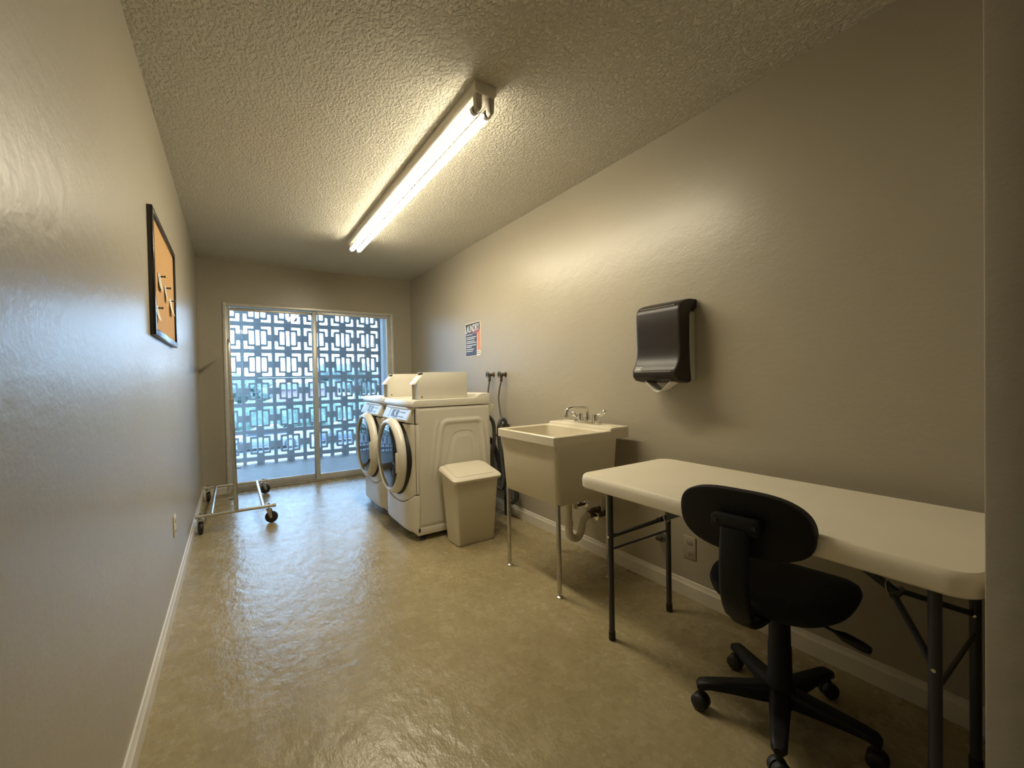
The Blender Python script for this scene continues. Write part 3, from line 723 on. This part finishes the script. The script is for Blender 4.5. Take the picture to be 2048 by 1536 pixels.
for i in range(17):
    u = i/16; y = dy0+.045 + u*.150
    row = []
    for j in range(9):
        v = j/8
        row.append(bm.verts.new((XR-.160+.075*v, y, 1.128 - .050*math.sin(PI*u)*(1-.25*v) - .004*v + .004*math.sin(9*u))))
    g.append(row)
for i in range(16):
    for j in range(8): bm.faces.new([g[i][j], g[i+1][j], g[i+1][j+1], g[i][j+1]])
o = obj('paper_towel', bm, M['paper']); s = o.modifiers.new('thick', 'SOLIDIFY'); s.thickness = .0015
tag(o, 'white paper towel hanging from the black dispenser', 'paper towel')

# ------------------------------------------------------------------ folding table
tx0, tx1, tya, tyb, tz = 1.252, 1.850, .194, 1.408, .735
tb = thing('folding_table', 'cream plastic folding table along the right wall', 'table', (1.55, .8, 0))
TR = lambda i, z, r: ringz(rrect((tx0+tx1)/2, (tya+tyb)/2, tx1-tx0-2*i, tyb-tya-2*i, r, 10), z)
bm = BM()
loft(bm, [TR(.016, .681, .05), TR(.006, .680, .056), TR(.001, .685, .060), TR(0, .700, .060), TR(.0, .716, .060), TR(.003, .728, .058), TR(.009, .7345, .054), TR(.016, .735, .05)])
obj('table_top', bm, M['table'], tb)
hx = 1.57
for ly, hy, sy_ in ((1.325, 1.205, .93), (.292, .412, .66)):
    legs = []
    for lx in (1.370, 1.767):
        bm = BM(); cyl(bm, (lx, ly, .030), (lx, ly, .682), .0128, n=18); lg = obj('leg', bm, M['table_leg'], tb)
        bm = BM(); lathe(bm, (lx, ly, 0), (0, 0, 1), [(.0135, 0), (.0150, .004), (.0150, .038), (.0130, .040)], 16); obj('foot_cap', bm, M['rubber'], lg)
        bm = BM(); cyl(bm, (lx-.0145, ly, .455), (lx+.0145, ly, .455), .0045, n=10); obj('rivet', bm, M['chrome'], lg)
    bm = BM(); cyl(bm, (1.37, ly, .668), (1.767, ly, .668), .0125, n=16); obj('leg_crossbar', bm, M['table_leg'], tb)
    bm = BM(); cyl(bm, (1.37, ly, .40), (1.767, ly, .40), .0055, n=12); obj('leg_crossbar', bm, M['table_leg'], tb)
    for lx in (1.370, 1.767):
        bm = BM(); tube(bm, [(lx, ly, .455), (hx + (lx-hx)*.12, hy, .525)], .0085, 12); obj('brace_arm', bm, M['table_leg'], tb)
    bm = BM(); cyl(bm, (hx-.03, hy, .526), (hx+.03, hy, .526), .011, n=14); cyl(bm, (hx, hy, .526), (hx, sy_, .672), .012, n=14)
    st = obj('brace_strut', bm, M['table_leg'], tb)
    bm = BM(); box(bm, (hx-.03, sy_-.02, .660), (hx+.03, sy_+.02, .684)); obj('hinge_bracket', bm, M['table_leg'], st, bevel=.003)
    bm = BM(); tube(bm, [(hx+.02*math.cos(a), hy + (sy_-hy)*.08 + .004*math.sin(a), .537+.016*math.sin(a)) for a in [2*PI*k/16 for k in range(17)]], .0018, 8); obj('lock_ring', bm, M['chrome'], st)

# ------------------------------------------------------------------ office chair
CX, CY, YAW = 1.510, .700, math.radians(7)
oc = thing('office_chair', 'black armless task chair on casters pushed under the table', 'chair', (CX, CY, 0))
def L(f, s, z):     # forward, left-side, up -> world
    return (CX + f*math.cos(YAW) - s*math.sin(YAW), CY + f*math.sin(YAW) + s*math.cos(YAW), z)
bm = BM(); rings = []
def seat_ring(k, z, drop):
    out = []
    for i in range(48):
        a = 2*PI*i/48; c, s = math.cos(a), math.sin(a)
        e = 2/2.7
        f = -.008 + .212*k*math.copysign(abs(c)**e, c); y = -.008 + .202*k*math.copysign(abs(s)**e, s)*(1 + .05*c)
        dz = -.020*max(0, c)**3*k - drop*(f/.2 > .8) + .012*(abs(s)**3)*k
        out.append(L(f, y, z + dz))
    return out
loft(bm, [seat_ring(.55, .420, 0), seat_ring(.88, .424, 0), seat_ring(.97, .438, 0), seat_ring(1, .456, 0), seat_ring(.975, .472, 0), seat_ring(.90, .482, 0), seat_ring(.7, .484, 0), seat_ring(.35, .478, 0)])
obj('seat', bm, M['fabric'], oc)
def back_ring(k, f, bow=.02):
    out = []
    for i in range(56):
        a = 2*PI*i/56; c, s = math.cos(a), math.sin(a); e = 2/2.9
        y = .184*k*math.copysign(abs(c)**e, c); z = .096*k*math.copysign(abs(s)**(2/2.5), s)
        out.append(L(f + bow*(y/.19)**2 - .12*z, y + .002, .734 + z))
    return out
bm = BM(); loft(bm, [back_ring(.90, -.318), back_ring(.975, -.316), back_ring(1, -.308), back_ring(.995, -.302)]); bs = obj('backrest_shell', bm, M['plastic'], oc)
bm = BM(); loft(bm, [back_ring(.99, -.303), back_ring(.995, -.290), back_ring(.95, -.274), back_ring(.8, -.268), back_ring(.4, -.268)]); obj('backrest_cushion', bm, M['fabric'], oc)
bm = BM(); prism(bm, [L(-.318, y, z) for y, z in rrect(.0, .735, .135, .046, .016, 4)], Vector(L(-.346, 0, 0)) - Vector(L(-.318, 0, 0))); bk = obj('back_bracket', bm, M['plastic'], oc, bevel=.006)
for y in (.052, -.052):
    bm = BM(); p = Vector(L(-.346, y, .737)); q = Vector(L(-.350, y, .737)); cyl(bm, p, q, .006, n=12); obj('screw', bm, M['ink'], bk)
bm = BM(); path = [(-.338, .722), (-.346, .66), (-.350, .60), (-.346, .54), (-.328, .490), (-.290, .443), (-.22, .416), (-.12, .408), (.02, .406)]
pp = catmull([(f, 0, z) for f, z in path], 5); rr = []
for i, p in enumerate(pp):
    d = (pp[min(i+1, len(pp)-1)] - pp[max(i-1, 0)]).normalized(); n = Vector((d.z, 0, -d.x))
    hw, ht = .040, .013
    if i > 22: hw = .030
    rr.append([L((p + n*b).x, a, (p + n*b).z) for a, b in rrect(0, 0, 2*hw, 2*ht, .011, 3)])
loft(bm, rr); obj('back_strut', bm, M['plastic'], oc)
bm = BM(); prism(bm, [L(a, b, .392) for a, b in rrect(.0, 0, .20, .14, .02, 4)], (0, 0, .032)); obj('seat_mechanism', bm, M['plastic'], oc, bevel=.005)
bm = BM(); lathe(bm, L(0, 0, .06), (0, 0, 1), [(.045, 0), (.047, .04), (.044, .075), (.036, .09), (.0345, .19), (.0325, .195), (.031, .29), (.029, .295), (.028, .335)], 28); obj('gas_column', bm, M['plastic'], oc)
la, lb_ = Vector((1.47, .600, .402)), Vector((1.434, .434, .398))
bm = BM(); tube(bm, [la, la.lerp(lb_, .45), la.lerp(lb_, .5), la.lerp(lb_, .62), la.lerp(lb_, .9), lb_], [.0045, .0045, .007, .0135, .014, .010], 12); obj('height_lever', bm, M['plastic'], oc)
for ang in (-11, 61, 135, 204, 278):
    a = math.radians(ang); d = Vector((math.cos(a), math.sin(a), 0)); sd = Vector((-d.y, d.x, 0)); c = Vector((CX, CY, 0))
    bm = BM(); rr = []
    for u, hw, z0, z1 in ((.0, .034, .060, .120), (.06, .031, .062, .118), (.15, .026, .072, .110), (.225, .022, .076, .104), (.250, .021, .070, .100), (.262, .012, .072, .092)):
        p = c + d*u; zm = (z0+z1)/2; hh = (z1-z0)/2
        rr.append([tuple(p + sd*y + Vector((0, 0, z))) for y, z in rrect(0, zm, 2*hw, 2*hh, min(hw, hh)*.7, 4)])
    loft(bm, rr); ar = obj('base_arm', bm, M['plastic'], oc)
    k = c + d*.250; off = d*.010
    bm = BM(); cyl(bm, k + Vector((0, 0, .03)), k + Vector((0, 0, .076)), .008, n=12)
    rot = a + {-11: 1.2, 61: 2.2, 135: .9, 204: .5, 278: 1.6}[ang]; ax = Vector((math.cos(rot), math.sin(rot), 0))
    hood = k + Vector((0, 0, .027))
    for s in (1, -1): lathe(bm, hood + ax*s*.003, ax*s, [(.001, 0), (.026, 0), (.027, .006), (.0265, .016), (.022, .021), (.010, .023), (.001, .0235)], 24)
    obj('caster', bm, M['rubber'], ar)

# ------------------------------------------------------------------ garment rack
rk = thing('garment_rack', 'chrome rolling garment rack by the left wall and glass door', 'clothes rack', (.0, 4.6, 0))
ry0, ry1, rz = 4.05, 5.13, .140
for yy in (ry0, ry1):
    bm = BM(); cyl(bm, (-.262, yy, rz), (.272, yy, rz), .0135, n=18); br_ = obj('base_rail', bm, M['rack'], rk)
    for xx in (-.262, .272):
        bm = BM(); lathe(bm, (xx, yy, rz), (1 if xx > 0 else -1, 0, 0), [(.015, -.022), (.0155, 0), (.012, .005), (0, .006)], 18); obj('end_cap', bm, M['disp_back'], br_)
    bm = BM(); cyl(bm, (0, yy, rz+.006), (-.012, yy, 1.02), .0155, n=18); obj('upright', bm, M['rack'], rk)
    bm = BM(); tube(bm, [(-.011, yy, .98), (-.016, yy, 1.2), (-.020, yy, 1.40), (-.021, yy + (.02 if yy < 4.5 else -.02), 1.475), (-.021, yy + (.07 if yy < 4.5 else -.07), 1.505), (-.021, 4.59, 1.51)], .0125, 14, 6); obj('hanging_rail', bm, M['rack'], rk)
    bm = BM(); lathe(bm, (-.012, yy, 1.005), (-.01, 0, 1), [(.0145, 0), (.0175, .004), (.0175, .03), (.013, .034)], 18); obj('collar', bm, M['rack'], rk)
    bm = BM(); cyl(bm, (-.003, yy, .30), (.05, yy-.01, .298), .004, n=8) if yy > 4.5 else cyl(bm, (0, yy, .245), (-.045, yy-.01, .24), .004, n=8); obj('spring_pin', bm, M['ink'], rk)
for xx in (-.165, .185):
    bm = BM(); cyl(bm, (xx, ry0, rz), (xx, ry1, rz), .0120, n=18); obj('side_bar', bm, M['rack'], rk)
def caster(x, y, rot):
    bm = BM(); cyl(bm, (x, y, rz-.02), (x, y, rz+.026), .008, n=12); lathe(bm, (x, y, .112), (0, 0, 1), [(.022, 0), (.022, .006), (.012, .012)], 18)
    dx, dy = math.cos(rot), math.sin(rot); ax = Vector((-dy, dx, 0)); hub = Vector((x, y, .048)) + Vector((dx, dy, 0))*.018
    for s in (1, -1):
        p = ax*s*.0165
        prism(bm, [Vector((x, y, .114)) - Vector((dx, dy, 0))*.018 + p, Vector((x, y, .114)) + Vector((dx, dy, 0))*.020 + p, hub + Vector((dx, dy, 0))*.010 + p, hub + Vector((0, 0, -.010)) + p, hub - Vector((dx, dy, 0))*.010 + p], ax*s*.0025)
    cyl(bm, hub - ax*.021, hub + ax*.021, .005, n=10)
    fk = obj('caster_fork', bm, M['fork'], rk)
    bm = BM(); lathe(bm, hub - ax*.0135, ax, [(.012, 0), (.040, 0), (.046, .003), (.048, .008), (.048, .019), (.046, .024), (.040, .027), (.012, .027)], 28); obj('wheel', bm, M['rubber'], fk)
caster(-.232, ry0, 1.75); caster(-.228, ry1, 1.50); caster(.225, ry0+.004, -.25); caster(.240, ry1+.004, .35)

# ------------------------------------------------------------------ beyond the screen
bm = BM(); box(bm, (-60, 7.6, -3.2), (90, 42, -3.0)); struct('parking_lot', bm, M['asphalt'], 'grey parking lot below the balcony', 'parking lot')
bm = BM(); box(bm, (-60, 42, -3.2), (90, 180, -2.95)); struct('lawn', bm, M['lawn'], 'green lawn beyond the parking lot', 'lawn')
def blob(bm, c, r, seed, n=2):
    rnd = random.Random(seed); b2 = bmesh.new(); bmesh.ops.create_icosphere(b2, subdivisions=n, radius=1)
    for v in b2.verts:
        k = 1 + rnd.uniform(-.16, .16); v.co = Vector((v.co.x*r[0]*k, v.co.y*r[1]*k, v.co.z*r[2]*k)) + Vector(c)
    me = bpy.data.meshes.new('tmp'); b2.to_mesh(me); b2.free(); bm.from_mesh(me); bpy.data.meshes.remove(me)
bm = BM(); rnd = random.Random(3)
for k in range(26): blob(bm, (-6 + k*.95, 43.5 + rnd.uniform(-.3, .3), -1.9), (.95, .9, 1.5 + rnd.uniform(-.2, .2)), k)
tag(obj('hedge', bm, M['hedge'], smooth=False), 'long green hedge beyond the parked cars', 'hedge')
pk = thing('pink_building', 'low pink building behind the hedge', 'building', (7, 50, -3))
bx('wall', (3.6, 47, -3), (9.2, 54, .45), M['pink'], pk, smooth=False)
bm = BM(); prism(bm, [(3.2, 46.5, .45), (9.6, 46.5, .45), (9.0, 46.5, 1.0), (3.8, 46.5, 1.0)], (0, 8, 0)); obj('roof', bm, M['roof'], pk, smooth=False)
def tree(x, y, h, r, m, seed, lab):
    t = thing('tree', lab, 'tree', (x, y, -3), 'trees beyond the hedge')
    bm = BM(); rnd = random.Random(seed)
    for k in range(16):
        a = rnd.uniform(0, 2*PI); q = rnd.uniform(.1, .75)*r
        s = r*rnd.uniform(.28, .5); blob(bm, (x + q*math.cos(a), y + q*math.sin(a), -3 + h*rnd.uniform(.5, .92)), (s, s, s*.8), seed*50+k)
    obj('crown', bm, m, t, smooth=False)
    bm = BM(); cyl(bm, (x, y, -3), (x, y, -3+h*.55), .28, .16, 12); obj('trunk', bm, M['bark'], t)
tree(.2, 56, 5.4, 2.6, M['leaf'], 1, 'dark green tree at the left behind the hedge')
tree(10.8, 57, 5.9, 2.8, M['leaf'], 2, 'taller dark green tree right of the pink building')
tree(14.4, 60, 6.2, 3.0, M['leaf2'], 3, 'pale green tree furthest right beyond the hedge')
tree(3.2, 70, 4.6, 2.4, M['leaf2'], 4, 'small pale green tree left of the pink building')
tree(-8.6, 58, 4.8, 2.6, M['leaf2'], 5, 'pale green tree furthest left beyond the hedge')
def car(x, y, m, lab, s=1):
    t = thing('parked_car', lab, 'car', (x, y, -3), 'cars in the parking lot')
    Z = -3
    body = [(-2.2, .35), (-2.25, .62), (-2.1, .82), (-1.2, .92), (1.35, .96), (2.05, .90), (2.2, .70), (2.22, .38), (1.9, .24), (-1.9, .24)]
    bm = BM(); prism(bm, [(x + a*s, y-.86, Z+b) for a, b in body], (0, 1.72, 0)); bd = obj('car_body', bm, m, t, bevel=.07, seg=3)
    cab = [(-1.15, .90), (-.45, 1.38), (.75, 1.42), (1.55, .94)]
    bm = BM(); prism(bm, [(x + a*s, y-.72, Z+b) for a, b in cab], (0, 1.44, 0)); obj('car_windows', bm, M['car_glass'], t, bevel=.05)
    bm = BM(); prism(bm, [(x + a*s, y-.70, Z+b) for a, b in [(-.50, 1.36), (-.40, 1.43), (.70, 1.47), (.85, 1.39)]], (0, 1.40, 0)); obj('car_roof', bm, m, t, bevel=.03)
    for a in (-1.35, 1.35):
        for yy in (y-.88, y+.66):
            bm = BM(); cyl(bm, (x+a*s, yy, Z+.33), (x+a*s, yy+.22, Z+.33), .33, n=24); wl = obj('car_wheel', bm, M['tyre'], t, bevel=.03)
            bm = BM(); cyl(bm, (x+a*s, yy-.01, Z+.33), (x+a*s, yy+.23, Z+.33), .20, n=16); obj('hubcap', bm, M['car_silver'], wl)
car(1.6, 31, M['car_silver'], 'silver car parked furthest left beyond the screen', 1)
car(6.8, 31.5, M['car_blue'], 'grey blue car parked between the other two cars', -1)
car(12.2, 31.2, M['car_white'], 'white car parked furthest right beyond the screen', 1)

# ------------------------------------------------------------------ sky
wd = bpy.data.worlds.new('overcast_sky'); S.world = wd; wd.use_nodes = True
nt = wd.node_tree; bg = nt.nodes['Background']
tc = nt.nodes.new('ShaderNodeTexCoord'); sp = nt.nodes.new('ShaderNodeSeparateXYZ')
nt.links.new(tc.outputs['Generated'], sp.inputs[0])
cr = nt.nodes.new('ShaderNodeValToRGB'); cr.color_ramp.elements[0].position = 0; cr.color_ramp.elements[0].color = (.50, .75, 1, 1)
cr.color_ramp.elements[1].position = .7; cr.color_ramp.elements[1].color = (.40, .66, 1, 1)
nt.links.new(sp.outputs['Z'], cr.inputs[0]); nt.links.new(cr.outputs[0], bg.inputs['Color'])
bg.inputs['Strength'].default_value = 14

# ------------------------------------------------------------------ camera
F, yaw, pit, rol = 851.735, math.radians(33.2416), math.radians(-.82405), math.radians(1.10607)
fwd = Vector((math.sin(yaw), math.cos(yaw), 0)); right = Vector((math.cos(yaw), -math.sin(yaw), 0)); down = Vector((0, 0, -1))
f2 = fwd*math.cos(pit) - down*math.sin(pit); d2 = down*math.cos(pit) + fwd*math.sin(pit)
r3 = right*math.cos(rol) + d2*math.sin(rol); d3 = d2*math.cos(rol) - right*math.sin(rol)
cam = bpy.data.cameras.new('camera'); co = bpy.data.objects.new('camera', cam); COL.objects.link(co)
cam.sensor_width = 36; cam.lens = F/2048*36; cam.clip_start = .02; cam.clip_end = 500
mw = Matrix.Identity(4)
for i in range(3):
    mw[i][0] = r3[i]; mw[i][1] = -d3[i]; mw[i][2] = -f2[i]
mw[0][3], mw[1][3], mw[2][3] = 0, 0, 1.16
co.matrix_world = mw
S.camera = co

vs = S.view_settings
S.display_settings.display_device = 'sRGB'
vs.view_transform = 'Standard'; vs.look = 'None'; vs.gamma = 1; vs.use_curve_mapping = False; vs.exposure = .46
S.cycles.max_bounces = 10; S.cycles.diffuse_bounces = 6; S.cycles.glossy_bounces = 5; S.cycles.transparent_max_bounces = 12
S.cycles.sample_clamp_indirect = 6
